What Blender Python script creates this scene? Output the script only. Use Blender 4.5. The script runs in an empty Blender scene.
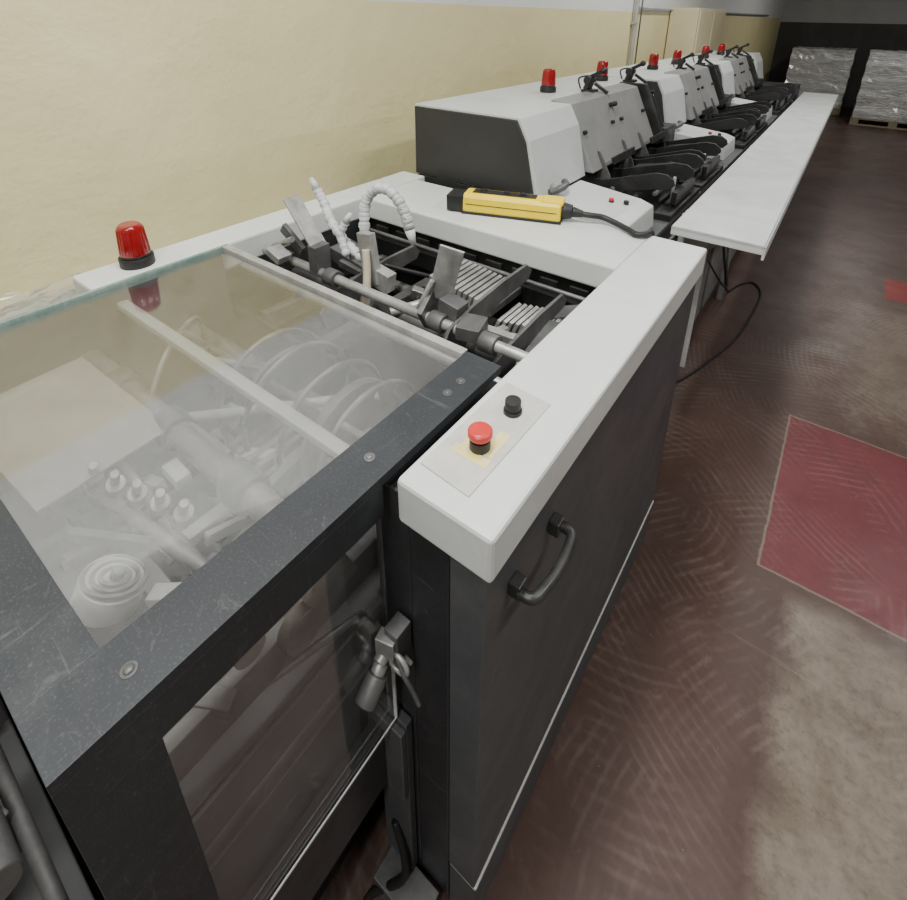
import bpy, bmesh, math, random
from mathutils import Vector, Matrix, Euler
random.seed(7)
C = bpy.context.scene.collection

# ------------------------------------------------------------ materials
def newmat(name):
    m = bpy.data.materials.new(name); m.use_nodes = True
    nt = m.node_tree; b = nt.nodes['Principled BSDF']
    return m, nt, b
def N(nt, t, **kw):
    n = nt.nodes.new(t)
    for k, v in kw.items(): setattr(n, k, v)
    return n
def ramp(nt, fac, stops):
    r = N(nt, 'ShaderNodeValToRGB'); e = r.color_ramp.elements
    while len(e) < len(stops): e.new(0.5)
    for i, (p, c) in enumerate(stops):
        e[i].position = p; e[i].color = (c[0], c[1], c[2], 1) if hasattr(c, '__len__') else (c, c, c, 1)
    nt.links.new(fac, r.inputs[0]); return r.outputs[0]
def noise(nt, scale, detail=5, rough=.6, dist=0, vec=None):
    n = N(nt, 'ShaderNodeTexNoise'); n.inputs['Scale'].default_value = scale
    n.inputs['Detail'].default_value = detail; n.inputs['Roughness'].default_value = rough
    n.inputs['Distortion'].default_value = dist
    if vec is not None: nt.links.new(vec, n.inputs['Vector'])
    return n.outputs[0]
def mapping(nt, vec, rot, scale):
    mp = N(nt, 'ShaderNodeMapping'); nt.links.new(vec, mp.inputs[0])
    mp.inputs['Rotation'].default_value = rot; mp.inputs['Scale'].default_value = scale
    return mp.outputs[0]
def mix(nt, fac, a, b, mode='MIX'):
    n = N(nt, 'ShaderNodeMix', data_type='RGBA', blend_type=mode)
    for inp, v in ((n.inputs[0], fac), (n.inputs[6], a), (n.inputs[7], b)):
        if hasattr(v, 'is_linked'): nt.links.new(v, inp)
        elif hasattr(v, '__len__'): inp.default_value = (v[0], v[1], v[2], 1)
        else: inp.default_value = v
    return n.outputs[2]
def math_(nt, op, a, b=0.0):
    n = N(nt, 'ShaderNodeMath', operation=op)
    for inp, v in ((n.inputs[0], a), (n.inputs[1], b)):
        if hasattr(v, 'is_linked'): nt.links.new(v, inp)
        else: inp.default_value = v
    return n.outputs[0]
def bump(nt, b, h, strength=.2, dist=.01):
    n = N(nt, 'ShaderNodeBump'); n.inputs['Strength'].default_value = strength
    n.inputs['Distance'].default_value = dist
    nt.links.new(h, n.inputs['Height']); nt.links.new(n.outputs[0], b.inputs['Normal'])

def painted(name, col, col2=None, scale=6, rough=.45, metal=0, speck=0, dust=None, dustamt=.5, dlo=.5, scratch=0, scol=(.4, .4, .4), smudge=0, smcol=(.25, .24, .22)):
    m, nt, b = newmat(name)
    tc = N(nt, 'ShaderNodeTexCoord').outputs['Object']
    c2 = col2 or tuple(c*.8 for c in col)
    c = ramp(nt, noise(nt, scale, 6, .65, .3, tc), [(.35, c2), (.65, col)])
    if dust:
        d = noise(nt, scale*.7, 8, .75, 1.5, tc)
        f = ramp(nt, d, [(dlo, 0.0), (dlo+.25, dustamt)])
        c = mix(nt, f, c, dust)
    if speck:
        s = noise(nt, 350, 2, .5, 0, tc)
        f = ramp(nt, s, [(.55, 0.0), (.8, speck)])
        c = mix(nt, f, c, (.5, .5, .5))
    if smudge:
        f = ramp(nt, noise(nt, 22, 8, .8, 1.5, tc), [(.58, 0.0), (.70, smudge)])
        c = mix(nt, f, c, smcol)
    if scratch:
        for rot, sc in (((.2, .1, .7), (3, 90, 60)), ((.1, .3, -.5), (80, 4, 60)), ((.5, .2, 1.3), (5, 70, 5))):
            v = mapping(nt, tc, rot, sc)
            f = ramp(nt, noise(nt, 1.5, 4, .6, .5, v), [(.66, 0.0), (.72, scratch)])
            c = mix(nt, f, c, scol)
    nt.links.new(c, b.inputs['Base Color'])
    r = ramp(nt, noise(nt, scale*2.3, 5, .6, 0, tc), [(.3, rough-.08), (.7, rough+.12)])
    nt.links.new(r, b.inputs['Roughness'])
    b.inputs['Metallic'].default_value = metal
    bump(nt, b, noise(nt, 420, 2, .5, 0, tc), .05, .002)
    return m

M = {}
M['white'] = painted('white_paint', (.69, .715, .70), (.62, .64, .625), 5, .36, 0, 0, (.42, .41, .38), .22, .48, .16, (.42, .41, .39), .22, (.33, .31, .28))
M['white2'] = painted('aged_white_paint', (.58, .60, .59), (.51, .53, .52), 4, .40, 0, 0, (.38, .38, .36), .25, .48, .12, (.42, .41, .39), .15, (.33, .31, .28))
M['dark'] = painted('dark_paint', (.024, .025, .028), (.016, .017, .019), 4, .42, 0, .06, (.11, .11, .11), .3, .5, .12)
M['hoodside'] = painted('hood_end_paint', (.028, .029, .030), (.020, .021, .022), 4, .5, 0, .05)
M['panel'] = painted('grey_dark_panel', (.074, .079, .085), (.056, .060, .065), 3, .52, 0, .04, (.13, .13, .13), .45, .48, .14, (.28, .28, .28), .2, (.16, .16, .155))
M['slate'] = painted('slate_frame', (.026, .030, .035), (.020, .023, .027), 4, .46, 0, .08, (.10, .105, .105), .35, .52, .22, (.20, .21, .21), .35, (.15, .15, .145))
M['black'] = painted('black_steel', (.020, .020, .021), (.011, .011, .011), 8, .45, .2, 0, (.12, .12, .115), .3)
M['well'] = painted('grimy_black', (.020, .019, .018), (.009, .009, .009), 10, .6, 0, 0, (.08, .08, .075), .4)
M['steel'] = painted('worn_steel', (.48, .48, .46), (.26, .26, .25), 14, .40, .5, 0, (.15, .145, .135), .55)
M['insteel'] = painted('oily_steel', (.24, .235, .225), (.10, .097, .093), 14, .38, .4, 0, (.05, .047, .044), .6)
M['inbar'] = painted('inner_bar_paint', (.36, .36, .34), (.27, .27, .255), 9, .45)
M['dsteel'] = painted('dull_steel', (.16, .16, .16), (.08, .08, .08), 12, .45, .4, 0, (.04, .04, .04), .4)
M['grey'] = painted('grey_paint', (.24, .242, .24), (.195, .197, .195), 5, .42, 0, 0, (.13, .13, .13), .3, .5, .12)
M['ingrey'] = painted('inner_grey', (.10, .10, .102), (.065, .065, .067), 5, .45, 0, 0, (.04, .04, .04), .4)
M['lgrey'] = painted('light_grey', (.46, .46, .45), (.36, .36, .35), 5, .5, 0, 0, (.3, .3, .28), .3)
M['rubber'] = painted('rubber', (.018, .018, .018), (.011, .011, .011), 20, .5)
M['handle'] = painted('handle_grey', (.04, .04, .04), (.018, .018, .018), 30, .35, .2)
M['yellow'] = painted('yellow_plastic', (.92, .69, .010), (.84, .61, .008), 14, .36, 0, 0, (.3, .22, .03), .25, .58)
M['redbtn'] = painted('red_plastic', (.60, .032, .028), (.50, .020, .016), 20, .35)
M['hose'] = painted('grey_hose', (.58, .59, .59), (.42, .43, .43), 40, .4)
M['tan'] = painted('tan_tube', (.50, .45, .34), (.40, .35, .26), 30, .4)
M['beige'] = painted('beige_cabinet', (.64, .57, .37), (.58, .51, .33), 4, .5)
M['wood'] = painted('pallet_wood', (.30, .25, .18), (.22, .18, .13), 9, .8)
M['plate'] = painted('button_plate', (.58, .58, .55), (.50, .50, .47), 18, .3, 0, 0, (.38, .37, .34), .35)
M['label'] = painted('yellow_label', (.80, .68, .18), (.72, .66, .40), 60, .5)
M['edge'] = painted('acrylic_edge', (.75, .77, .76), (.6, .64, .63), 30, .3)
M['alu'] = painted('aluminium_edge', (.44, .44, .41), (.28, .28, .26), 20, .4, .2)
M['green'] = painted('glass_edge_green', (.13, .22, .19), (.22, .29, .26), 12, .25)
M['card'] = painted('card_sheet', (.25, .24, .21), (.18, .175, .15), 10, .6)
M['bayfloor'] = painted('bay_tray', (.045, .045, .045), (.022, .022, .022), 5, .5, 0, 0, (.11, .11, .105), .5)

def mat_lamp():
    m, nt, b = newmat('red_lens')
    b.inputs['Base Color'].default_value = (.26, .003, .006, 1)
    b.inputs['Roughness'].default_value = .10
    b.inputs['Coat Weight'].default_value = .6
    return m
M['lens'] = mat_lamp()

def mat_clear(name, haze0, haze1, hc, spots=.12, refl=1.0, rough=.12, tint=.96):
    m, nt, b = newmat(name); nt.nodes.remove(b)
    out = [n for n in nt.nodes if n.type == 'OUTPUT_MATERIAL'][0]
    tc = N(nt, 'ShaderNodeTexCoord').outputs['Object']
    tr = N(nt, 'ShaderNodeBsdfTransparent'); tr.inputs[0].default_value = (tint, tint, tint, 1)
    df = N(nt, 'ShaderNodeBsdfDiffuse'); df.inputs[0].default_value = (*hc, 1)
    gl = N(nt, 'ShaderNodeBsdfGlossy'); gl.inputs['Roughness'].default_value = rough
    gl.inputs[0].default_value = (1, 1, 1, 1)
    f = ramp(nt, noise(nt, 3.5, 8, .7, 2.0, tc), [(.35, haze0), (.7, haze1)])
    f2 = ramp(nt, noise(nt, 14, 6, .8, 3, tc), [(.60, 0.0), (.74, spots)])
    f = math_(nt, 'ADD', f, f2)
    for rot, sc in (((0, 0, .6), (2, 60, 10)), ((0, 0, -.9), (70, 3, 10)), ((0, .8, .2), (50, 3, 3))):
        f3 = ramp(nt, noise(nt, 2, 5, .7, .8, mapping(nt, tc, rot, sc)), [(.64, 0.0), (.70, spots)])
        f = math_(nt, 'ADD', f, f3)
    m1 = N(nt, 'ShaderNodeMixShader'); nt.links.new(f, m1.inputs[0])
    nt.links.new(tr.outputs[0], m1.inputs[1]); nt.links.new(df.outputs[0], m1.inputs[2])
    fr = N(nt, 'ShaderNodeFresnel'); fr.inputs[0].default_value = 1.45
    m2 = N(nt, 'ShaderNodeMixShader'); nt.links.new(math_(nt, 'MULTIPLY', fr.outputs[0], refl), m2.inputs[0])
    nt.links.new(m1.outputs[0], m2.inputs[1]); nt.links.new(gl.outputs[0], m2.inputs[2])
    nt.links.new(m2.outputs[0], out.inputs[0])
    return m
M['clear'] = mat_clear('dusty_polycarbonate', .005, .07, (.42, .42, .41), .12, .38, .06, .97)
M['clear2'] = mat_clear('clear_polycarbonate', .01, .05, (.42, .43, .44), .14, .25, .05, .97)
M['film'] = mat_clear('plastic_film', .25, .5, (.6, .58, .5))

# floor
def mat_floor():
    m, nt, b = newmat('worn_painted_floor')
    tc = N(nt, 'ShaderNodeTexCoord').outputs['Object']
    sep = N(nt, 'ShaderNodeSeparateXYZ'); nt.links.new(tc, sep.inputs[0])
    wob = noise(nt, 5, 8, .75, 0, tc); wob = math_(nt, 'MULTIPLY', math_(nt, 'SUBTRACT', wob, .5), 1.0)
    def rect(x0, x1, y0, y1, soft, wa):
        x = math_(nt, 'ADD', sep.outputs[0], math_(nt, 'MULTIPLY', wob, wa))
        y = math_(nt, 'ADD', sep.outputs[1], math_(nt, 'MULTIPLY', wob, wa))
        def s(v, a, inv):
            d = math_(nt, 'SUBTRACT', v, a) if not inv else math_(nt, 'SUBTRACT', a, v)
            n = N(nt, 'ShaderNodeMath', operation='DIVIDE', use_clamp=True)
            nt.links.new(d, n.inputs[0]); n.inputs[1].default_value = soft; return n.outputs[0]
        r = math_(nt, 'MULTIPLY', s(x, x0, 0), s(x, x1, 1))
        return math_(nt, 'MULTIPLY', r, math_(nt, 'MULTIPLY', s(y, y0, 0), s(y, y1, 1)))
    base = ramp(nt, noise(nt, 1.7, 9, .65, .2, tc), [(.3, (.050, .028, .022)), (.5, (.070, .038, .030)), (.72, (.098, .062, .049))])
    worn = ramp(nt, noise(nt, 4, 12, .74, .2, tc), [(.32, (.085, .060, .044)), (.45, (.140, .108, .081)), (.58, (.195, .160, .125)), (.75, (.26, .225, .18))])
    c = mix(nt, rect(.17, 3, -2, 1.50, .06, .16), base, worn)
    c = mix(nt, math_(nt, 'MULTIPLY', rect(.15, 3, 2.42, 3.9, .25, .7), .65), c, worn)
    c = mix(nt, math_(nt, 'MULTIPLY', rect(.6, 4, 4.6, 9, .5, 1.5), .15), c, worn)
    redc = ramp(nt, noise(nt, 4, 8, .7, .2, tc), [(.3, (.110, .016, .021)), (.7, (.150, .027, .033))])
    c = mix(nt, rect(.094, 3, 1.519, 2.391, .006, .02), c, (.19, .16, .12))
    c = mix(nt, rect(.10, 3, 1.525, 2.385, .006, .02), c, redc)
    c = mix(nt, rect(.46, .8, 3.98, 4.35, .02, .05), c, (.20, .018, .018))
    # mop arcs: fine parallel curved streaks, only in patches
    for scl, off, seed in ((9, (.3, -1.6, 0), 2.1), (12, (-1.3, -3.1, 0), 1.6), (10, (-.9, -.6, 0), 2.7)):
        mp = N(nt, 'ShaderNodeMapping'); nt.links.new(tc, mp.inputs[0]); mp.inputs['Location'].default_value = off
        wv = N(nt, 'ShaderNodeTexWave', wave_type='RINGS', rings_direction='Z'); wv.inputs['Scale'].default_value = scl
        wv.inputs['Distortion'].default_value = 2.5; wv.inputs['Detail'].default_value = 5; wv.inputs['Detail Scale'].default_value = 1.2; wv.inputs['Detail Roughness'].default_value = .7
        nt.links.new(mp.outputs[0], wv.inputs['Vector'])
        f = math_(nt, 'MULTIPLY', ramp(nt, wv.outputs[1], [(.55, 0.0), (1.0, .16)]), ramp(nt, noise(nt, seed, 5, .65, .5, tc), [(.50, 0.0), (.62, 1.0)]))
        c = mix(nt, f, c, (.30, .26, .22))
    c = mix(nt, ramp(nt, noise(nt, 7, 12, .82, .4, tc), [(.58, 0.0), (.72, .28)]), c, (.26, .22, .18))
    c = mix(nt, ramp(nt, noise(nt, 2.6, 12, .8, .3, tc), [(.54, 0.0), (.66, .40)]), c, (.030, .021, .018))
    c = mix(nt, ramp(nt, noise(nt, 40, 6, .8, 0, tc), [(.36, .35), (.5, 0.0)]), c, (.04, .03, .025))
    c = mix(nt, ramp(nt, noise(nt, 90, 3, .6, 0, tc), [(.71, 0.0), (.77, .45)]), c, (.34, .30, .25))
    for rot, s3 in (((0, 0, .5), (1, 40, 1)), ((0, 0, -.8), (1.5, 50, 1))):
        f = ramp(nt, noise(nt, 1.2, 4, .6, .3, mapping(nt, tc, rot, s3)), [(.71, 0.0), (.75, .22)])
        c = mix(nt, f, c, (.30, .26, .22))
    nt.links.new(c, b.inputs['Base Color'])
    r = ramp(nt, noise(nt, 4, 10, .7, .5, tc), [(.3, .30), (.7, .52)])
    nt.links.new(r, b.inputs['Roughness'])
    b.inputs['Specular IOR Level'].default_value = .40
    bump(nt, b, noise(nt, 30, 8, .7, 0, tc), .08, .004)
    return m
M['floor'] = mat_floor()

def mat_wall():
    m, nt, b = newmat('cream_wall')
    tc = N(nt, 'ShaderNodeTexCoord').outputs['Object']
    sep = N(nt, 'ShaderNodeSeparateXYZ'); nt.links.new(tc, sep.inputs[0])
    z = sep.outputs[2]
    up = ramp(nt, noise(nt, 1.2, 6, .6, .5, tc), [(.3, (.68, .605, .33)), (.7, (.75, .675, .39))])
    lo = ramp(nt, noise(nt, 1.5, 6, .6, .5, tc), [(.3, (.65, .59, .315)), (.7, (.72, .66, .375))])
    g = N(nt, 'ShaderNodeMath', operation='GREATER_THAN'); nt.links.new(z, g.inputs[0]); g.inputs[1].default_value = 1.235
    c = mix(nt, g.outputs[0], lo, up)
    g = N(nt, 'ShaderNodeMath', operation='GREATER_THAN'); nt.links.new(z, g.inputs[0]); g.inputs[1].default_value = 1.695
    c = mix(nt, g.outputs[0], c, (.72, .73, .71))
    c = mix(nt, ramp(nt, noise(nt, 9, 12, .82, .5, tc), [(.62, 0.0), (.70, .35)]), c, (.52, .45, .28))
    c = mix(nt, ramp(nt, noise(nt, 2, 5, .6, .4, mapping(nt, tc, (.2, 0, 0), (1, 1, 14))), [(.66, 0.0), (.70, .25)]), c, (.50, .44, .30))
    nt.links.new(c, b.inputs['Base Color']); b.inputs['Roughness'].default_value = .55
    h = math_(nt, 'ADD', noise(nt, 3.5, 7, .55, .2, tc), math_(nt, 'MULTIPLY', noise(nt, 60, 4, .6, 0, tc), .10))
    bump(nt, b, h, .38, .04)
    return m
M['wall'] = mat_wall()
M['greywall'] = painted('far_wall_paint', (.42, .42, .41), (.36, .36, .35), 1.5, .7)
M['darkwall'] = painted('dark_dado_paint', (.075, .065, .062), (.05, .045, .043), 1.5, .7)
M['ceil'] = painted('ceiling_paint', (.6, .6, .58), (.55, .55, .53), 2, .8)

def mat_wrap():
    m, nt, b = newmat('stretch_wrap')
    tc = N(nt, 'ShaderNodeTexCoord').outputs['Object']
    v = mapping(nt, tc, (0, .15, 0), (1, 1, 4))
    c = ramp(nt, noise(nt, 3, 6, .6, 1, v), [(.3, (.46, .46, .45)), (.5, (.68, .68, .67)), (.7, (.88, .89, .89))])
    nt.links.new(c, b.inputs['Base Color']); b.inputs['Roughness'].default_value = .16
    b.inputs['Coat Weight'].default_value = .8; b.inputs['Coat Roughness'].default_value = .08
    bump(nt, b, noise(nt, 5, 6, .6, 2.5, v), .8, .08)
    return m
M['wrap'] = mat_wrap()

# ------------------------------------------------------------ builder
class B:
    def __init__(s): s.bm = bmesh.new(); s.mats = []
    def mi(s, m):
        m = M[m]
        if m not in s.mats: s.mats.append(m)
        return s.mats.index(m)
    def box(s, x0, x1, y0, y1, z0, z1, m, R=None):
        return s.obox(((x0+x1)/2, (y0+y1)/2, (z0+z1)/2), (abs(x1-x0), abs(y1-y0), abs(z1-z0)), R, m)
    def obox(s, c, size, R, m):
        mat = Matrix.Translation(c)
        if R: mat = mat @ Euler([math.radians(a) for a in R]).to_matrix().to_4x4()
        mat = mat @ Matrix.Diagonal((*size, 1))
        r = bmesh.ops.create_cube(s.bm, size=1, matrix=mat); k = s.mi(m)
        for f in {f for v in r['verts'] for f in v.link_faces}: f.material_index = k
        return s
    def cyl(s, p0, p1, r, m, r2=None, seg=24):
        p0 = Vector(p0); p1 = Vector(p1); d = p1-p0
        q = d.to_track_quat('Z', 'Y').to_matrix().to_4x4()
        mat = Matrix.Translation((p0+p1)/2) @ q
        g = bmesh.ops.create_cone(s.bm, cap_ends=True, segments=seg, radius1=r, radius2=r if r2 is None else r2, depth=d.length, matrix=mat)
        k = s.mi(m)
        for f in {f for v in g['verts'] for f in v.link_faces}:
            f.material_index = k; f.smooth = len(f.verts) == 4
        return s
    def sph(s, c, r, m, sc=(1, 1, 1), seg=20):
        mat = Matrix.Translation(c) @ Matrix.Diagonal((*sc, 1))
        g = bmesh.ops.create_uvsphere(s.bm, u_segments=seg, v_segments=seg//2, radius=r, matrix=mat); k = s.mi(m)
        for f in {f for v in g['verts'] for f in v.link_faces}: f.material_index = k; f.smooth = True
        return s
    def prism(s, pts, plane, a0, a1, m):
        def P(u, v, w):
            return {'xz': (u, w, v), 'yz': (w, u, v), 'xy': (u, v, w)}[plane]
        A = [s.bm.verts.new(P(u, v, a0)) for u, v in pts]; Bv = [s.bm.verts.new(P(u, v, a1)) for u, v in pts]
        k = s.mi(m); n = len(pts); fs = [s.bm.faces.new(A), s.bm.faces.new(Bv[::-1])]
        for i in range(n):
            fs.append(s.bm.faces.new((A[i], A[(i+1) % n], Bv[(i+1) % n], Bv[i])))
        for f in fs: f.material_index = k
        bmesh.ops.recalc_face_normals(s.bm, faces=fs)
        return s
    def tube(s, pts, r, m, seg=12, closed=False, sub=6):
        pts = [Vector(p) for p in pts]; path = []
        n = len(pts)
        rng = range(n if closed else n-1)
        for i in rng:
            if closed: a, b_, c, d = pts[i-1], pts[i], pts[(i+1) % n], pts[(i+2) % n]
            else: a, b_, c, d = pts[max(i-1, 0)], pts[i], pts[i+1], pts[min(i+2, n-1)]
            for j in range(sub):
                t = j/sub
                path.append(.5*((2*b_)+(-a+c)*t+(2*a-5*b_+4*c-d)*t*t+(-a+3*b_-3*c+d)*t**3))
        if not closed: path.append(pts[-1])
        k = s.mi(m); rings = []; L = len(path); up = None
        for i, p in enumerate(path):
            if closed: t = path[(i+1) % L]-path[i-1]
            else: t = path[min(i+1, L-1)]-path[max(i-1, 0)]
            t.normalize()
            if up is None: up = t.orthogonal().normalized()
            up = (up - t*up.dot(t)).normalized(); sd = t.cross(up)
            rings.append([s.bm.verts.new(p+(up*math.cos(2*math.pi*j/seg)+sd*math.sin(2*math.pi*j/seg))*r) for j in range(seg)])
        for i in range(L if closed else L-1):
            A = rings[i]; Bv = rings[(i+1) % L]
            for j in range(seg):
                f = s.bm.faces.new((A[j], A[(j+1) % seg], Bv[(j+1) % seg], Bv[j])); f.smooth = True; f.material_index = k
        if not closed:
            for rg in (rings[0][::-1], rings[-1]):
                f = s.bm.faces.new(rg); f.material_index = k
        return s
    def ring(s, c, axis, R, r, m):
        ax = Vector(axis).normalized(); u = ax.orthogonal().normalized(); v = ax.cross(u)
        return s.tube([Vector(c)+u*R*math.cos(a)+v*R*math.sin(a) for a in [i*math.pi/6 for i in range(12)]], r, m, 10, True, 4)
    def beads(s, pts, r, m):
        pts = [Vector(p) for p in pts]; path = []; n = len(pts)
        for i in range(n-1):
            a, b_, c, d = pts[max(i-1, 0)], pts[i], pts[i+1], pts[min(i+2, n-1)]
            for j in range(20):
                t = j/20; path.append(.5*((2*b_)+(-a+c)*t+(2*a-5*b_+4*c-d)*t*t+(-a+3*b_-3*c+d)*t**3))
        acc = 0; last = path[0]; prev = path[0]
        for p in path[1:]:
            acc += (p-prev).length; prev = p
            if acc >= r*1.5:
                acc = 0; d = (p-last).normalized()
                s.sph(last, r, m, seg=14); s.cyl(last, last+d*r*1.5, r*.55, m, r*1.0, 14); last = p
        s.cyl(last, last+(path[-1]-path[-4]).normalized()*r*2.6, r*.9, m, r*.45, 14)
        return s
    def obj(s, name, parent=None, bevel=.003):
        me = bpy.data.meshes.new(name); s.bm.to_mesh(me); s.bm.free()
        for m in s.mats: me.materials.append(m)
        o = bpy.data.objects.new(name, me); C.objects.link(o)
        if bevel:
            bv = o.modifiers.new('bevel', 'BEVEL'); bv.width = bevel; bv.segments = 2; bv.limit_method = 'ANGLE'; bv.angle_limit = math.radians(50)
        if parent:
            o.parent = parent; o.matrix_parent_inverse = Matrix.Translation(parent.location).inverted()
        return o
def empty(name, loc):
    e = bpy.data.objects.new(name, None); e.location = loc; e.empty_display_size = .1; C.objects.link(e); return e

# ------------------------------------------------------------ room
WX = -1.6
B().box(WX-.1, 5.0, -3, 13.6, -.1, 0, 'floor').obj('floor', bevel=0)
B().box(WX-.1, WX, -3, 13.6, 0, 3.3, 'wall').obj('wall_left', bevel=0)
b = B(); b.box(WX, 5, 13.6, 13.7, 0, 1.62, 'darkwall'); b.box(WX, 5, 13.6, 13.7, 1.62, 3.3, 'greywall'); b.obj('wall_back', bevel=0)
B().box(5, 5.1, -3, 13.6, 0, 3.3, 'greywall').obj('wall_right', bevel=0)
B().box(WX, 5, -3.1, -3, 0, 3.3, 'greywall').obj('wall_front', bevel=0)
B().box(WX-.1, 5.1, -3.1, 13.7, 3.3, 3.4, 'ceil').obj('ceiling', bevel=0)
b = B(); b.cyl((WX+.03, 4.5, 0), (WX+.03, 4.5, 3.3), .016, 'lgrey')
for z in (.5, 1.6, 2.6): b.box(WX, WX+.045, 4.475, 4.525, z, z+.02, 'lgrey')
b.cyl((WX+.07, 4.5, 1.2), (WX+.07, 4.5, 3.3), .006, 'dsteel')
b.obj('wall_pipe', bevel=.001)
b = B(); b.cyl((WX+.025, 4.55, 1.73), (WX+.025, 11.5, 1.73), .012, 'lgrey'); b.obj('wall_conduit', bevel=0)

# ------------------------------------------------------------ near machine
mc = empty('saddle_stitching_machine', (-.8, .7, 0))
b = B()
b.box(-.352, -.283, .368, 1.36, .06, 1.03, 'dark'); b.box(-.280, -.224, .364, 1.365, .215, 1.03, 'panel')
b.box(-.280, -.226, .366, 1.363, .05, .208, 'panel'); b.box(-.2795, -.2205, .365, 1.364, .2075, .2155, 'lgrey')
b.box(-.34, -.245, .39, 1.34, 0, .06, 'black')
b.obj('side_cabinet', mc, .003)
B().box(-.362, -.214, .358, 1.372, 1.025, 1.10, 'white').obj('side_cover', mc, .006)
B().box(-1.205, -.363, 1.115, 1.371, 1.03, 1.0985, 'white').obj('cross_cover', mc, .006)
B().box(-1.315, -1.207, .335, 1.42, 1.03, 1.10, 'white').obj('rear_cover', mc, .006)
b = B()
b.box(-1.31, -1.21, -.9, 1.40, 0, 1.03, 'dark'); b.box(-1.21, -.353, 1.14, 1.36, 0, 1.03, 'well')
b.box(-1.21, -.353, .62, .635, 0, .93, 'well')
b.box(-1.21, -.353, .635, 1.14, .55, .62, 'well')
b.box(-.42, -.353, .37, .64, 0, 1.06, 'dark')
b.box(-1.21, -.42, -.9, .62, .38, .44, 'black')
b.box(-1.1, -.5, -.8, .55, 0, .38, 'black')
b.box(-.43, -.40, -.9, .36, .36, .52, 'dark')
b.obj('frame_body', mc, .003)
b = B()
b.prism([(-.352, .395), (-.27, .39), (-.266, .598), (-.348, .603)], 'xy', 1.0995, 1.1025, 'plate')
b.box(-.335, -.277, .436, .452, 1.1025, 1.1032, 'label'); b.box(-.328, -.312, .452, .480, 1.1025, 1.1032, 'label'); b.box(-.298, -.28, .455, .505, 1.1025, 1.1032, 'label')
b.cyl((-.304, .463, 1.102), (-.304, .463, 1.118), .0145, 'rubber')
b.cyl((-.304, .463, 1.118), (-.304, .463, 1.124), .011, 'redbtn', .0170)
b.cyl((-.304, .463, 1.124), (-.304, .463, 1.132), .0170, 'redbtn')
b.cyl((-.304, .463, 1.132), (-.304, .463, 1.135), .0170, 'redbtn', .013)
b.cyl((-.304, .549, 1.102), (-.304, .549, 1.108), .0140, 'rubber'); b.cyl((-.304, .549, 1.108), (-.304, .549, 1.124), .012, 'rubber')
b.obj('control_plate', mc, .0012)
b = B()
for y in (.430, .543): b.obox((-.215, y, .94), (.018, .022, .026), None, 'handle')
b.tube([(-.212, .424, .94), (-.190, .428, .94), (-.183, .455, .94), (-.181, .486, .94), (-.183, .516, .94), (-.190, .543, .94), (-.212, .547, .94)], .0080, 'handle')
b.obj('door_handle', mc, .004)
b = B()
b.box(-.452, -.380, -.01, .638, 1.082, 1.097, 'slate'); b.box(-1.2, -.452, -.01, .055, 1.082, 1.097, 'slate')
b.box(-1.2, -.452, .622, .64, 1.085, 1.10, 'alu')
b.box(-1.208, -1.198, -.01, .64, 1.08, 1.10, 'green')
b.box(-.392, -.380, -.01, .352, 1.03, 1.082, 'slate')
b.box(-.392, -.380, -.01, .064, .40, 1.03, 'slate')
b.box(-.38, -.378, .005, .352, .566, .5705, 'edge'); b.box(-.384, -.378, .350, .353, .566, .75, 'edge')
for x, y in ((-.412, .063), (-.416, .365), (-.412, .53), (-.412, .565)):
    b.cyl((x, y, 1.097), (x, y, 1.0982), .0075, 'dsteel'); b.sph((x, y, 1.098), .005, 'dsteel', (1, 1, .5))
b.obj('lid_frame', mc, .002)
B().box(-1.198, -.448, .05, .624, 1.090, 1.094, 'clear').obj('lid_window', mc, 0)
B().box(-.388, -.384, .06, .350, .568, 1.032, 'clear2').obj('side_window', mc, 0)
b = B()
b.box(-.378, -.352, .335, .366, .74, .82, 'dsteel'); b.obox((-.372, .335, .79), (.03, .02, .035), (0, 0, 15), 'steel')
b.cyl((-.375, .318, .765), (-.375, .350, .775), .010, 'steel'); b.cyl((-.372, .285, .722), (-.374, .315, .748), .0165, 'dsteel'); b.cyl((-.374, .31, .744), (-.376, .325, .757), .011, 'steel')
b.tube([(-.355, .335, .785), (-.335, .33, .76), (-.325, .335, .73), (-.315, .338, .70)], .0035, 'dsteel')
b.box(-.366, -.338, .345, .352, .75, .765, 'dsteel', (0, 20, 0))
b.ring((-.352, .335, .765), (0, 1, 0), .018, .004, 'steel')
b.obj('toggle_latch', mc, .0015)

# mechanism in open well
b = B()
b.cyl((-1.2, .74, 1.05), (-.36, .74, 1.05), .012, 'steel'); b.cyl((-1.2, .67, 1.03), (-.36, .67, 1.03), .010, 'steel')
b.cyl((-1.2, .83, .95), (-.36, .83, .95), .02, 'dsteel'); b.cyl((-1.2, 1.0, .90), (-.36, 1.0, .90), .018, 'dsteel')
b.box(-1.2, -.36, 1.09, 1.115, .93, .985, 'black'); b.cyl((-1.2, 1.08, 1.01), (-.36, 1.08, 1.01), .006, 'dsteel')
for x in (-1.1, -.93, -.60, -.47): b.cyl((x-.018, .74, 1.05), (x+.018, .74, 1.05), .021, 'dsteel')
for x in (-1.12, -.9, -.55): b.box(x, x+.03, .65, 1.12, .88, .93, 'dsteel')
for i in range(9): b.box(-1.15+i*.085, -1.10+i*.085, 1.105, 1.113, .99, 1.02, 'black')
b.obj('drive_shafts', mc, .002)
b = B()
b.obox((-1.025, .752, 1.16), (.006, .05, .16), (0, -34, 8), 'steel'); b.obox((-.985, .75, 1.085), (.03, .045, .07), None, 'dsteel')
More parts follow.
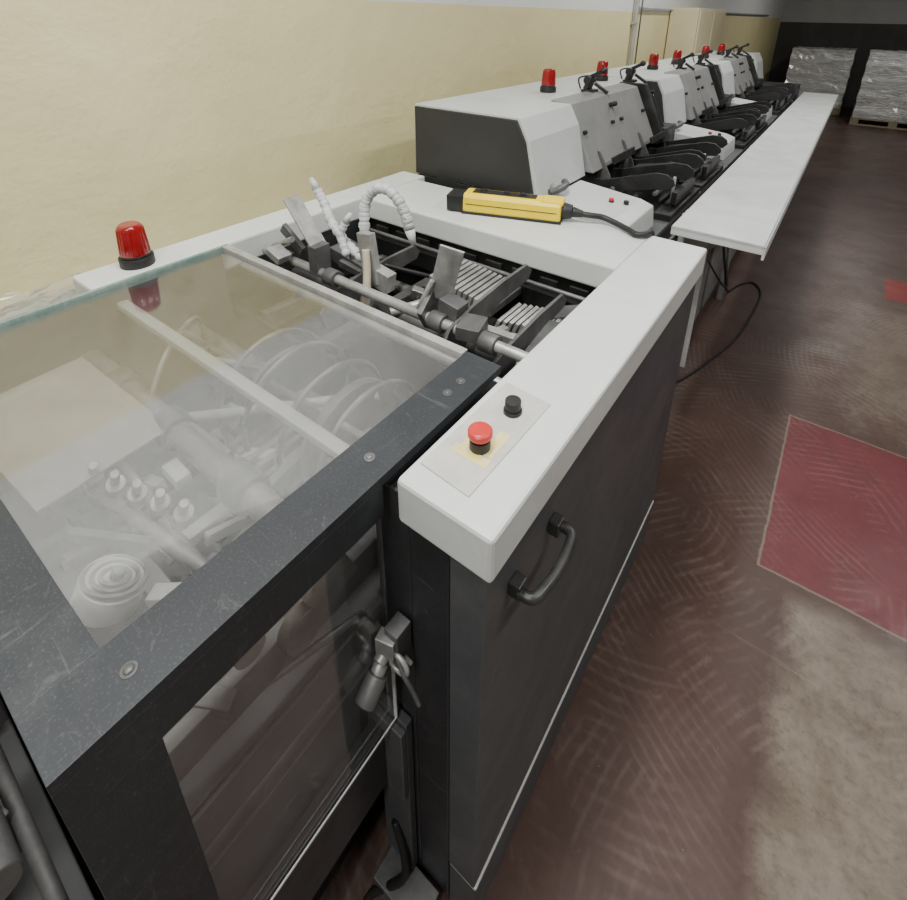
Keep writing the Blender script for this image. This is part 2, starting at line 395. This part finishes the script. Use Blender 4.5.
b.obox((-1.10, .76, 1.10), (.09, .012, .03), (0, 35, 0), 'dsteel'); b.obox((-1.08, .70, 1.085), (.05, .04, .02), (0, 20, 0), 'steel')
b.cyl((-1.16, .74, 1.07), (-1.06, .73, 1.12), .008, 'steel')
b.obox((-.607, .775, 1.145), (.052, .006, .14), (10, 14, 25), 'steel'); b.obox((-.585, .77, 1.07), (.05, .04, .05), (0, 10, 0), 'dsteel')
b.obox((-.64, .77, 1.07), (.012, .1, .06), (30, 0, 10), 'dsteel'); b.cyl((-.66, .74, 1.05), (-.63, .76, 1.13), .006, 'steel')
arc = [(.69, 1.02), (.72, 1.06), (.80, 1.075), (.92, 1.085), (1.03, 1.085), (1.055, 1.06), (1.04, 1.04), (.92, 1.035), (.82, 1.02), (.77, .99), (.74, .97), (.70, .98)]
b.prism(arc, 'yz', -.560, -.552, 'dsteel')
b.prism([(y, z-.05) for y, z in arc], 'yz', -.93, -.92, 'dsteel')
b.prism([(y, z-.05) for y, z in arc], 'yz', -.46, -.452, 'dsteel')
b.obox((-.50, .80, 1.03), (.09, .02, .02), (0, 12, 20), 'steel'); b.obox((-.52, .75, 1.06), (.05, .06, .03), (0, 0, 15), 'dsteel')
b.obox((-.86, .80, 1.10), (.045, .02, .13), (0, -8, 0), 'steel'); b.obox((-.83, .81, 1.05), (.06, .03, .05), (0, 10, 0), 'steel'); b.obox((-.93, .83, 1.08), (.05, .03, .02), (0, -20, 0), 'steel')
b.cyl((-.8, .8, .97), (-.7, .95, .99), .012, 'steel')
for i in range(12):
    b.obox((random.uniform(-1.1, -.45), random.uniform(.78, 1.0), random.uniform(.92, .99)), (random.uniform(.03, .09), random.uniform(.01, .03), random.uniform(.01, .04)), (random.uniform(-20, 20), random.uniform(-20, 20), random.uniform(0, 90)), random.choice(('dsteel', 'steel', 'black')))
b.obj('gripper_arms', mc, .0015)
b = B()
for i in range(11): b.obox((-.79+i*.018, 1.01-i*.003, 1.0), (.010, .14, .035), (0, 12, 0), 'steel')
b.obox((-.70, 1.01, .975), (.21, .15, .02), None, 'dsteel')
for i in range(10): b.obox((-.56+i*.014, .955+i*.004, .965), (.009, .10, .05), (0, 20, 0), 'steel')
b.obox((-.50, .96, .925), (.16, .12, .03), None, 'steel')
for i in range(6): b.obox((-.70, .89+i*.018, .94), (.08, .008, .05), None, 'steel')
b.obox((-.43, .9, .96), (.05, .15, .05), (10, 0, 10), 'dsteel')
b.obox((-.62, .88, .93), (.10, .06, .06), (0, 15, 20), 'steel')
b.obox((-1.08, .95, .98), (.14, .08, .04), (0, 10, 0), 'dsteel')
b.obox((-.45, 1.02, .98), (.10, .05, .03), (0, -10, 30), 'dsteel')
b.obj('ribbed_feed_blocks', mc, .001)
b = B()
b.beads([(-.905, .83, 1.09), (-.915, .84, 1.16), (-.912, .85, 1.225), (-.87, .855, 1.262), (-.825, .86, 1.25), (-.795, .86, 1.21), (-.779, .86, 1.165)], .0145, 'hose')
b.beads([(-.915, .82, 1.08), (-.985, .83, 1.105), (-1.04, .84, 1.14), (-1.075, .85, 1.18), (-1.10, .85, 1.215)], .0135, 'hose')
b.beads([(-.945, .80, 1.09), (-.97, .81, 1.13), (-.955, .82, 1.17)], .011, 'hose')
b.obj('segmented_hoses', mc, 0)
b = B(); b.tube([(-.855, .785, 1.13), (-.84, .77, 1.08), (-.83, .755, 1.03), (-.83, .74, .97)], .0095, 'tan')
b.tube([(-1.0, .95, .95), (-.95, .9, 1.02), (-.88, .95, 1.0), (-.8, 1.05, .95)], .006, 'rubber'); b.obj('feed_tubes', mc, 0)

# under lid mechanism
b = B()
b.cyl((-1.2, .30, .95), (-.46, .30, .95), .022, 'insteel'); b.box(-1.2, -.42, .37, .392, 1.04, 1.055, 'inbar')
for x in (-1.05, -.86, -.64): b.cyl((x-.025, .30, .95), (x+.025, .30, .95), .032, 'dsteel')
b.cyl((-1.2, .52, .90), (-.42, .52, .90), .025, 'insteel')
for x in (-.84, -.76, -.66, -.56): b.ring((x, .50, .92), (1, 0, 0), .125, .005, 'insteel')
b.cyl((-.62, .5, .92), (-.60, .5, .92), .11, 'dsteel'); b.cyl((-.80, .5, .92), (-.79, .5, .92), .11, 'ingrey')
b.box(-.60, -.575, .05, .6, .82, .87, 'insteel'); b.box(-.9, -.88, .05, .6, .80, .85, 'dsteel'); b.box(-.46, -.44, .05, .6, .84, .90, 'dsteel')
b.cyl((-.64, .10, .935), (-.635, .115, .965), .040, 'inbar')
for R_ in (.036, .026, .016): b.ring((-.635, .116, .967), (0, .5, 1), R_, .003, 'dsteel')
b.cyl((-.635, .116, .965), (-.633, .122, .975), .008, 'dsteel')
for i in range(5): b.cyl((-.86+i*.045, .17+i*.012, .93), (-.86+i*.045+.02, .17+i*.012, .965), .014, 'insteel'); b.cyl((-.86+i*.045+.01, .17+i*.012, .95), (-.86+i*.045+.03, .17+i*.012, .99), .007, 'insteel')
for i in range(46): b.obox((-.72+random.uniform(-.24, .26), .26+random.uniform(-.15, .3), .88+random.uniform(-.05, .06)), (random.uniform(.03, .14), random.uniform(.01, .03), .02), (0, random.uniform(-20, 20), random.choice((0, 90, 10, 30))), random.choice(('insteel', 'dsteel', 'dsteel', 'black', 'inbar')))
for i in range(10): b.box(-.80+i*.028, -.788+i*.028, .36, .46, .86, .90, 'insteel')
b.cyl((-1.15, .13, .93), (-.5, .21, .93), .010, 'insteel'); b.cyl((-1.15, .22, .98), (-.5, .20, .9), .008, 'insteel')
b.cyl((-1.18, .08, .9), (-.6, .56, .98), .009, 'inbar'); b.cyl((-1.1, .45, .98), (-.5, .47, .98), .006, 'insteel')
b.tube([(-1.0, .45, .98), (-.92, .4, 1.02), (-.85, .45, 1.0), (-.8, .52, .95)], .007, 'dsteel')
b.tube([(-1.12, .50, .9), (-1.05, .46, 1.03), (-.98, .36, 1.02), (-.95, .30, .95)], .005, 'insteel')
b.obox((-.62, .3, .62), (.36, .5, .02), None, 'ingrey'); b.obox((-.5, .15, .75), (.02, .25, .015), None, 'ingrey')
b.cyl((-.45, .05, .66), (-.45, .34, .66), .010, 'dsteel'); b.cyl((-.47, .06, .86), (-.43, .33, .80), .006, 'insteel')
b.obox((-.43, .29, .93), (.02, .07, .06), (20, 0, 0), 'insteel'); b.cyl((-.44, .24, .9), (-.42, .24, .9), .03, 'insteel')
b.cyl((-.43, .17, .96), (-.42, .17, .96), .02, 'insteel'); b.obox((-.43, .22, .98), (.01, .16, .02), (-8, 0, 0), 'dsteel')
b.obj('delivery_mechanism', mc, .0015)
b = B(); b.obox((-.98, .18, .985), (.30, .20, .004), (0, 6, 4), 'card'); b.box(-1.19, -.45, .0, .62, .74, .75, 'bayfloor'); b.box(-.455, -.445, 0, .62, .44, .74, 'ingrey'); b.box(-1.209, -1.20, 0, .62, .74, 1.08, 'ingrey'); b.obj('delivery_tray', mc, .001)
b = B()
b.cyl((-1.2, -.06, .98), (-.42, -.06, .98), .02, 'dsteel'); b.cyl((-1.2, -.11, .90), (-.42, -.11, .90), .012, 'dsteel')
b.box(-1.2, -.42, -.9, -.02, .66, .68, 'ingrey'); b.box(-.405, -.395, -.9, -.015, .45, .85, 'dark'); b.box(-.41, -.392, -.9, -.015, .85, .857, 'edge')
b.box(-.80, -.78, -.5, -.02, .7, .95, 'ingrey'); b.obox((-.6, -.12, .8), (.1, .12, .1), (0, 10, 20), 'dsteel')
b.cyl((-1.2, -.04, .82), (-.42, -.04, .82), .008, 'dsteel')
b.obj('infeed_bay', mc, .002)
b = B()
b.box(-.42, -.30, .30, .362, 0, .06, 'dsteel'); b.tube([(-.36, .2, .012), (-.42, .28, .012), (-.36, .33, .10), (-.40, .35, .2)], .008, 'rubber')
b.box(-.43, -.36, .352, .368, .06, .56, 'panel'); b.box(-.44, -.36, .34, .352, .35, .55, 'ingrey')
b.obj('base_foot', mc, .002)

# ------------------------------------------------------------ beacons
def beacon(x, y, z, s=1.0):
    b = B()
    b.cyl((x, y, z), (x, y, z+.022*s), .036*s, 'rubber'); b.cyl((x, y, z+.022*s), (x, y, z+.028*s), .031*s, 'rubber')
    b.cyl((x, y, z+.028*s), (x, y, z+.094*s), .031*s, 'lens', .026*s)
    b.cyl((x, y, z+.094*s), (x, y, z+.100*s), .026*s, 'lens', .020*s)
    for i in range(24):
        a = i*math.pi/12; b.cyl((x+.0305*s*math.cos(a), y+.0305*s*math.sin(a), z+.03*s), (x+.0265*s*math.cos(a), y+.0265*s*math.sin(a), z+.09*s), .0014*s, 'lens', seg=6)
    b.obj('beacon_light', bevel=.001)
beacon(-1.262, .452, 1.10)
for y in (2.06, 2.64, 3.46, 3.98, 4.8, 5.4): beacon(-1.06, y, 1.352, .95)

# ------------------------------------------------------------ gathering stations
def hood_profile(): return [(-1.28, 1.09), (-1.28, 1.35), (-.84, 1.35), (-.80, 1.28), (-.755, 1.09)]
def station(y):
    P = 1.42
    e = empty('gathering_station', (-.85, y+P/2, 0))
    b = B()
    b.box(-1.27, -.43, y, y+P-.01, .05, .97, 'panel'); b.box(-1.22, -.46, y+.02, y+P-.03, 0, .05, 'black')
    b.box(-.431, -.42, y+.03, y+P/2-.02, .12, .9, 'grey'); b.box(-.431, -.42, y+P/2+.02, y+P-.04, .12, .9, 'grey')
    b.box(-1.27, -.76, y, y+P-.01, .97, 1.09, 'dark')
    b.obj('base_cabinet', e, .004)
    b = B()
    b.prism([(-1.275, 1.095), (-1.275, 1.342), (-.848, 1.342), (-.812, 1.275), (-.770, 1.095)], 'xz', y-.004, y+.012, 'hoodside')
    b.prism(hood_profile(), 'xz', y+.004, y+.375, 'white2')
    b.obj('hood', e, .003)
    b = B(); b.cyl((-.758, y+.10, 1.115), (-.735, y+.10, 1.112), .012, 'grey'); b.tube([(-.74, y+.05, 1.11), (-.725, y+.08, 1.113), (-.725, y+.14, 1.116), (-.745, y+.17, 1.118)], .012, 'dsteel'); b.obj('hood_handle', e, 0)
    b = B()
    b.prism([(-1.28, 1.09), (-1.28, 1.35), (-.93, 1.35), (-.90, 1.335), (-.86, 1.09)], 'xz', y+.38, y+P-.02, 'white2')
    prof = [(-.93, 1.356), (-.85, 1.345), (-.73, 1.10), (-.80, 1.10)]
    b.prism(prof, 'xz', y+.385, y+.755, 'grey')
    b.prism(prof, 'xz', y+.763, y+1.13, 'grey')
    for yy in (y+.42, y+.70, y+.80, y+1.08): b.cyl((-.80, yy, 1.24), (-.785, yy, 1.246), .008, 'black', seg=12)
    b.obj('inclined_panels', e, .003)
    b = B()
    b.prism([(-.95, 1.355), (-.82, 1.355), (-.69, 1.09), (-.80, 1.05)], 'xz', y+1.15, y+1.19, 'black')
    b.prism([(-.92, 1.33), (-.80, 1.30), (-.70, 1.09), (-.80, 1.05)], 'xz', y+1.23, y+1.25, 'black')
    b.box(-.82, -.70, y+1.19, y+1.36, 1.0, 1.15, 'black')
    b.obj('side_plates', e, .003)
    b = B()
    b.prism([(-.755, .97), (-.755, 1.085), (-.52, 1.060), (-.475, 1.045), (-.465, .97)], 'xz', y+.05, y+.33, 'white2')
    b.obj('control_box', e, .004)
    b = B()
    for dx, dy, mm in ((-.585, .21, 'redbtn'), (-.54, .23, 'rubber')):
        zz = 1.068 + (-.60-dx)*.1
        b.cyl((dx, y+dy, zz-.004), (dx, y+dy, zz+.006), .009, 'rubber', seg=16); b.cyl((dx, y+dy, zz+.006), (dx, y+dy, zz+.013), .009, mm, seg=16)
    b.obj('control_buttons', e, .001)
    b = B()
    for k in range(2):
        f = y+.42+k*.46
        b.box(-.80, -.43, f-.02, f+.40, .97, .995, 'black')
        for q, yy in enumerate((f, f+.19, f+.38)):
            L = (-.45, -.43, -.44)[q]
            pr = [(-.77, 1.00), (-.77, 1.07), (-.70, 1.075), (-.62, 1.10), (L-.06, 1.135), (L-.02, 1.135), (L+.005, 1.12), (L+.012, 1.10), (L-.005, 1.08), (L-.04, 1.075), (-.60, 1.05), (-.66, 1.02)]
            b.prism(pr, 'xz', yy, yy+.010, 'black')
        for yy in (f+.06, f+.32):
            b.prism([(-.76, 1.0), (-.80, 1.16), (-.75, 1.165), (-.70, 1.08), (-.68, 1.02)], 'xz', yy, yy+.008, 'dsteel')
            b.prism([(-.58, .99), (-.60, 1.07), (-.55, 1.10), (-.49, 1.09), (-.51, 1.0)], 'xz', yy+.02, yy+.028, 'black')
        b.cyl((-.50, f-.01, 1.06), (-.50, f+.40, 1.06), .009, 'dsteel'); b.cyl((-.66, f-.01, 1.045), (-.66, f+.40, 1.045), .010, 'dsteel')
        b.cyl((-.58, f+.02, 1.01), (-.58, f+.38, 1.01), .02, 'black')
        b.obox((-.60, f+.28, 1.085), (.16, .10, .005), (0, -12, 0), 'black'); b.obox((-.70, f+.2, 1.13), (.010, .24, .03), (0, -20, 0), 'black')
        b.cyl((-.47, f+.12, 1.0), (-.47, f+.12, 1.10), .006, 'steel')
        b.obox((-.45, f+.2, 1.03), (.02, .26, .05), None, 'black')
    b.obj('feeder_hoppers', e, .002)
    b = B()
    for k in range(2):
        yy = y+.74+k*.50
        b.box(-.955, -.90, yy-.03, yy+.03, 1.35, 1.362, 'black'); b.obox((-.93, yy, 1.385), (.022, .05, .05), (0, 20, 0), 'black')
        b.cyl((-.93, yy-.03, 1.40), (-.93, yy+.03, 1.40), .018, 'black', seg=16)
        b.obox((-.905, yy+.005, 1.425), (.065, .016, .016), (0, -28, 0), 'black'); b.sph((-.875, yy+.005, 1.442), .014, 'rubber')
        b.obox((-.875, yy, 1.37), (.07, .014, .014), (0, 30, 0), 'black')
        b.cyl((-.84, yy, 1.30), (-.80, yy, 1.315), .010, 'rubber', seg=12)
        b.tube([(-.97, yy, 1.36), (-.99, yy+.02, 1.40), (-.96, yy+.05, 1.41), (-.93, yy+.03, 1.40)], .004, 'rubber', 8)
    b.obj('clamps', e, .002)
for i in range(3): station(1.45+i*1.425)
e = empty('end_control_hood', (-1, 5.9, 0))
b = B(); b.prism(hood_profile(), 'xz', 5.735, 6.1, 'white2'); b.obj('hood', e, .003)
b = B(); b.box(-1.27, -.43, 5.735, 6.1, 0, 1.085, 'dark'); b.obj('cabinet', e, .004)

# shelf
sh = empty('long_tray_table', (-.25, 3.95, 0))
b = B()
b.box(-.395, -.110, 1.735, 6.2, .990, 1.002, 'white'); b.box(-.116, -.108, 1.735, 6.2, .955, 1.002, 'white'); b.box(-.395, -.110, 1.735, 1.741, .972, 1.002, 'white')
b.obj('tray_top', sh, .002)
b = B()
for y in (1.95, 3.3, 4.7, 6.0):
    b.box(-.405, -.15, y, y+.03, .955, .99, 'lgrey'); b.prism([(-.405, .75), (-.405, .96), (-.20, .96)], 'xz', y+.012, y+.018, 'lgrey')
    b.box(-.41, -.38, y, y+.03, 0, .955, 'grey')
b.box(-.41, -.30, 1.93, 1.945, .35, .985, 'lgrey')
b.obj('brackets', sh, .002)

# cables on the floor
b = B()
b.tube([(-.408, 3.1, .45), (-.38, 3.2, .25), (-.37, 3.40, .03), (-.33, 3.58, .007), (-.26, 3.68, .007), (-.19, 3.55, .007), (-.19, 3.25, .007), (-.22, 2.88, .007), (-.29, 2.58, .007), (-.35, 2.38, .007), (-.405, 2.25, .007)], .0065, 'rubber', 10)
b.tube([(-.408, 2.7, .50), (-.34, 2.8, .35), (-.33, 3.0, .25), (-.38, 3.2, .30), (-.408, 3.3, .40)], .005, 'rubber', 8)
b.obj('floor_cable', bevel=0)

# ------------------------------------------------------------ pendant remote
rm = empty('pendant_remote_control', (-.78, 1.29, 1.10))
ang = math.atan2(.095, .27); T = Matrix.Translation((-.744, 1.272, 1.099)) @ Matrix.Rotation(ang, 4, 'Z')
def place(o):
    o.data.transform(T)
b = B()
b.prism([(-.035, .0), (-.038, .012), (-.037, .050), (-.028, .062), (.028, .062), (.037, .050), (.038, .012), (.035, .0)], 'yz', -.145, .145, 'yellow')
b.prism([(-.030, .05), (-.032, .064), (.032, .064), (.030, .05)], 'yz', .085, .150, 'yellow')
o = b.obj('yellow_body', rm, .006); place(o)
b = B()
b.prism([(-.0385, -.001), (-.0405, .004), (-.040, .008), (.040, .008), (.0405, .004), (.0385, -.001)], 'yz', -.148, .148, 'rubber')
b.prism([(-.033, .004), (-.036, .052), (.036, .052), (.033, .004)], 'yz', -.195, -.142, 'rubber')
b.cyl((.140, 0, .030), (.175, 0, .030), .027, 'rubber', .020); b.cyl((.175, 0, .030), (.205, 0, .026), .016, 'rubber', .010)
b.box(-.135, .135, -.0386, -.037, .030, .0325, 'rubber')
for x in (-.09, -.02, .03):
    b.cyl((x, 0, .060), (x, 0, .066), .014, 'rubber', seg=16); b.cyl((x, 0, .066), (x, 0, .070), .009, 'rubber', seg=16)
b.box(-.12, .07, -.018, .018, .0615, .0640, 'rubber')
o = b.obj('black_grips', rm, .001); place(o)
b = B()
st = T @ Vector((.20, 0, .026))
b.tube([st, st+Vector((.03, .008, .0)), (-.50, 1.365, 1.120), (-.46, 1.362, 1.113), (-.42, 1.345, 1.110), (-.385, 1.325, 1.109), (-.365, 1.345, 1.110), (-.362, 1.378, 1.10), (-.36, 1.392, 1.02), (-.36, 1.395, .8)], .0085, 'rubber')
b.obj('cable', rm, 0)

# ------------------------------------------------------------ ledge + plastic film
b = B(); b.box(WX, -1.335, -1.5, 1.3, .93, .95, 'lgrey')
for y in (-1.3, -.2, .9): b.box(WX+.01, -1.35, y, y+.03, 0, .93, 'lgrey')
b.obj('wall_ledge', bevel=.002)
bm = bmesh.new(); n = 30; vs = []
for i in range(n):
    for j in range(n):
        vs.append(bm.verts.new((WX+.02+.24*i/(n-1), -.2+.72*j/(n-1)+random.uniform(-.006, .006), .955+.018*random.random()**2+.028*(math.sin(i*.5+j*.3)*math.sin(j*.6)+1)*.6)))
for i in range(n-1):
    for j in range(n-1): bm.faces.new((vs[i*n+j], vs[(i+1)*n+j], vs[(i+1)*n+j+1], vs[i*n+j+1])).smooth = True
me = bpy.data.meshes.new('film'); bm.to_mesh(me); bm.free(); me.materials.append(M['film'])
o = bpy.data.objects.new('crumpled_plastic_film', me); C.objects.link(o)

# ------------------------------------------------------------ cabinet
cb = empty('metal_cabinet', (-1.45, 6.1, 0))
b = B(); b.box(WX+.01, -1.33, 5.50, 6.6, .06, 1.745, 'beige'); b.box(WX+.03, -1.35, 5.52, 6.58, 0, .06, 'dark'); b.obj('carcass', cb, .006)
b = B(); b.box(-1.328, -1.312, 5.51, 6.04, .08, 1.725, 'beige'); b.box(-1.328, -1.312, 6.06, 6.59, .08, 1.725, 'beige'); b.box(-1.312, -1.295, 6.0, 6.02, .9, 1.02, 'dsteel'); b.obj('doors', cb, .003)

# ------------------------------------------------------------ wrapped pallets
def pallet(x0, x1, y0, y1, h):
    e = empty('wrapped_pallet', ((x0+x1)/2, (y0+y1)/2, 0))
    b = B()
    for i in range(3):
        yy = y0+i*(y1-y0-.1)/2; b.box(x0, x1, yy, yy+.1, 0, .022, 'wood')
        for k in range(3):
            xx = x0+k*(x1-x0-.12)/2; b.box(xx, xx+.12, yy, yy+.1, .022, .10, 'wood')
    for i in range(7):
        yy = y0+i*(y1-y0-.09)/6; b.box(x0, x1, yy, yy+.09, .10, .125, 'wood')
    b.obj('pallet', e, .002)
    bm = bmesh.new(); bmesh.ops.create_cube(bm, size=1)
    bmesh.ops.subdivide_edges(bm, edges=bm.edges[:], cuts=15, use_grid_fill=True)
    for v in bm.verts:
        c = v.co.copy(); w = .972+.012*math.sin(c.z*26)+.008*random.uniform(-1, 1)
        v.co = Vector(((x0+x1)/2+c.x*(x1-x0)*w, (y0+y1)/2+c.y*(y1-y0)*w, .127+(c.z+.5)*(h-.127)-(.02*random.random() if c.z > .49 else 0)))
    for f in bm.faces: f.smooth = False
    me = bpy.data.meshes.new('wrapped_load'); bm.to_mesh(me); bm.free(); me.materials.append(M['wrap'])
    o = bpy.data.objects.new('wrapped_load', me); C.objects.link(o); o.parent = e; o.matrix_parent_inverse = Matrix.Translation(e.location).inverted()
pallet(-1.15, -.12, 12.2, 13.2, 1.17); pallet(.06, 1.25, 11.2, 12.2, 1.2)

# ------------------------------------------------------------ lights
def fixture(x, y, power, L=1.5):
    b = B(); b.box(x-.12, x+.12, y-L/2, y+L/2, 3.24, 3.30, 'ceil'); b.obj('ceiling_light_fixture', bevel=.004)
    l = bpy.data.lights.new('tube_light', 'AREA'); l.shape = 'RECTANGLE'; l.size = .22; l.size_y = L; l.energy = power; l.color = (1, .99, .96)
    o = bpy.data.objects.new('tube_light', l); o.location = (x, y, 3.235); C.objects.link(o)
fixture(-.5, .3, 70); fixture(1.3, 1.2, 42); fixture(1.3, 4.2, 30); fixture(-.5, 4.2, 48); fixture(.2, -1.6, 56); fixture(.6, 9.6, 40)  # last, farthest lamp is unseen, added and strengthened to brighten the wrapped pallets
w = bpy.data.worlds.new('World'); bpy.context.scene.world = w; w.use_nodes = True
w.node_tree.nodes['Background'].inputs[0].default_value = (.9, .95, 1, 1); w.node_tree.nodes['Background'].inputs[1].default_value = .3

# ------------------------------------------------------------ camera
cam = bpy.data.cameras.new('camera'); co = bpy.data.objects.new('camera', cam); C.objects.link(co)
f_px = 525.6; cam.sensor_width = 36; cam.sensor_fit = 'HORIZONTAL'; cam.lens = f_px/907*36
cam.shift_x = (453.5-470)/907; cam.shift_y = (225-450)/907; cam.clip_start = .02
fwd = Vector((-.5355, .7587, -.3711)).normalized(); right = Vector((.813, .5817, .01624)); right = (right-fwd*right.dot(fwd)).normalized()
up = right.cross(fwd)
R = Matrix((right, up, -fwd)).transposed()
co.matrix_world = Matrix.Translation((0, 0, 1.65)) @ R.to_4x4()
bpy.context.scene.camera = co
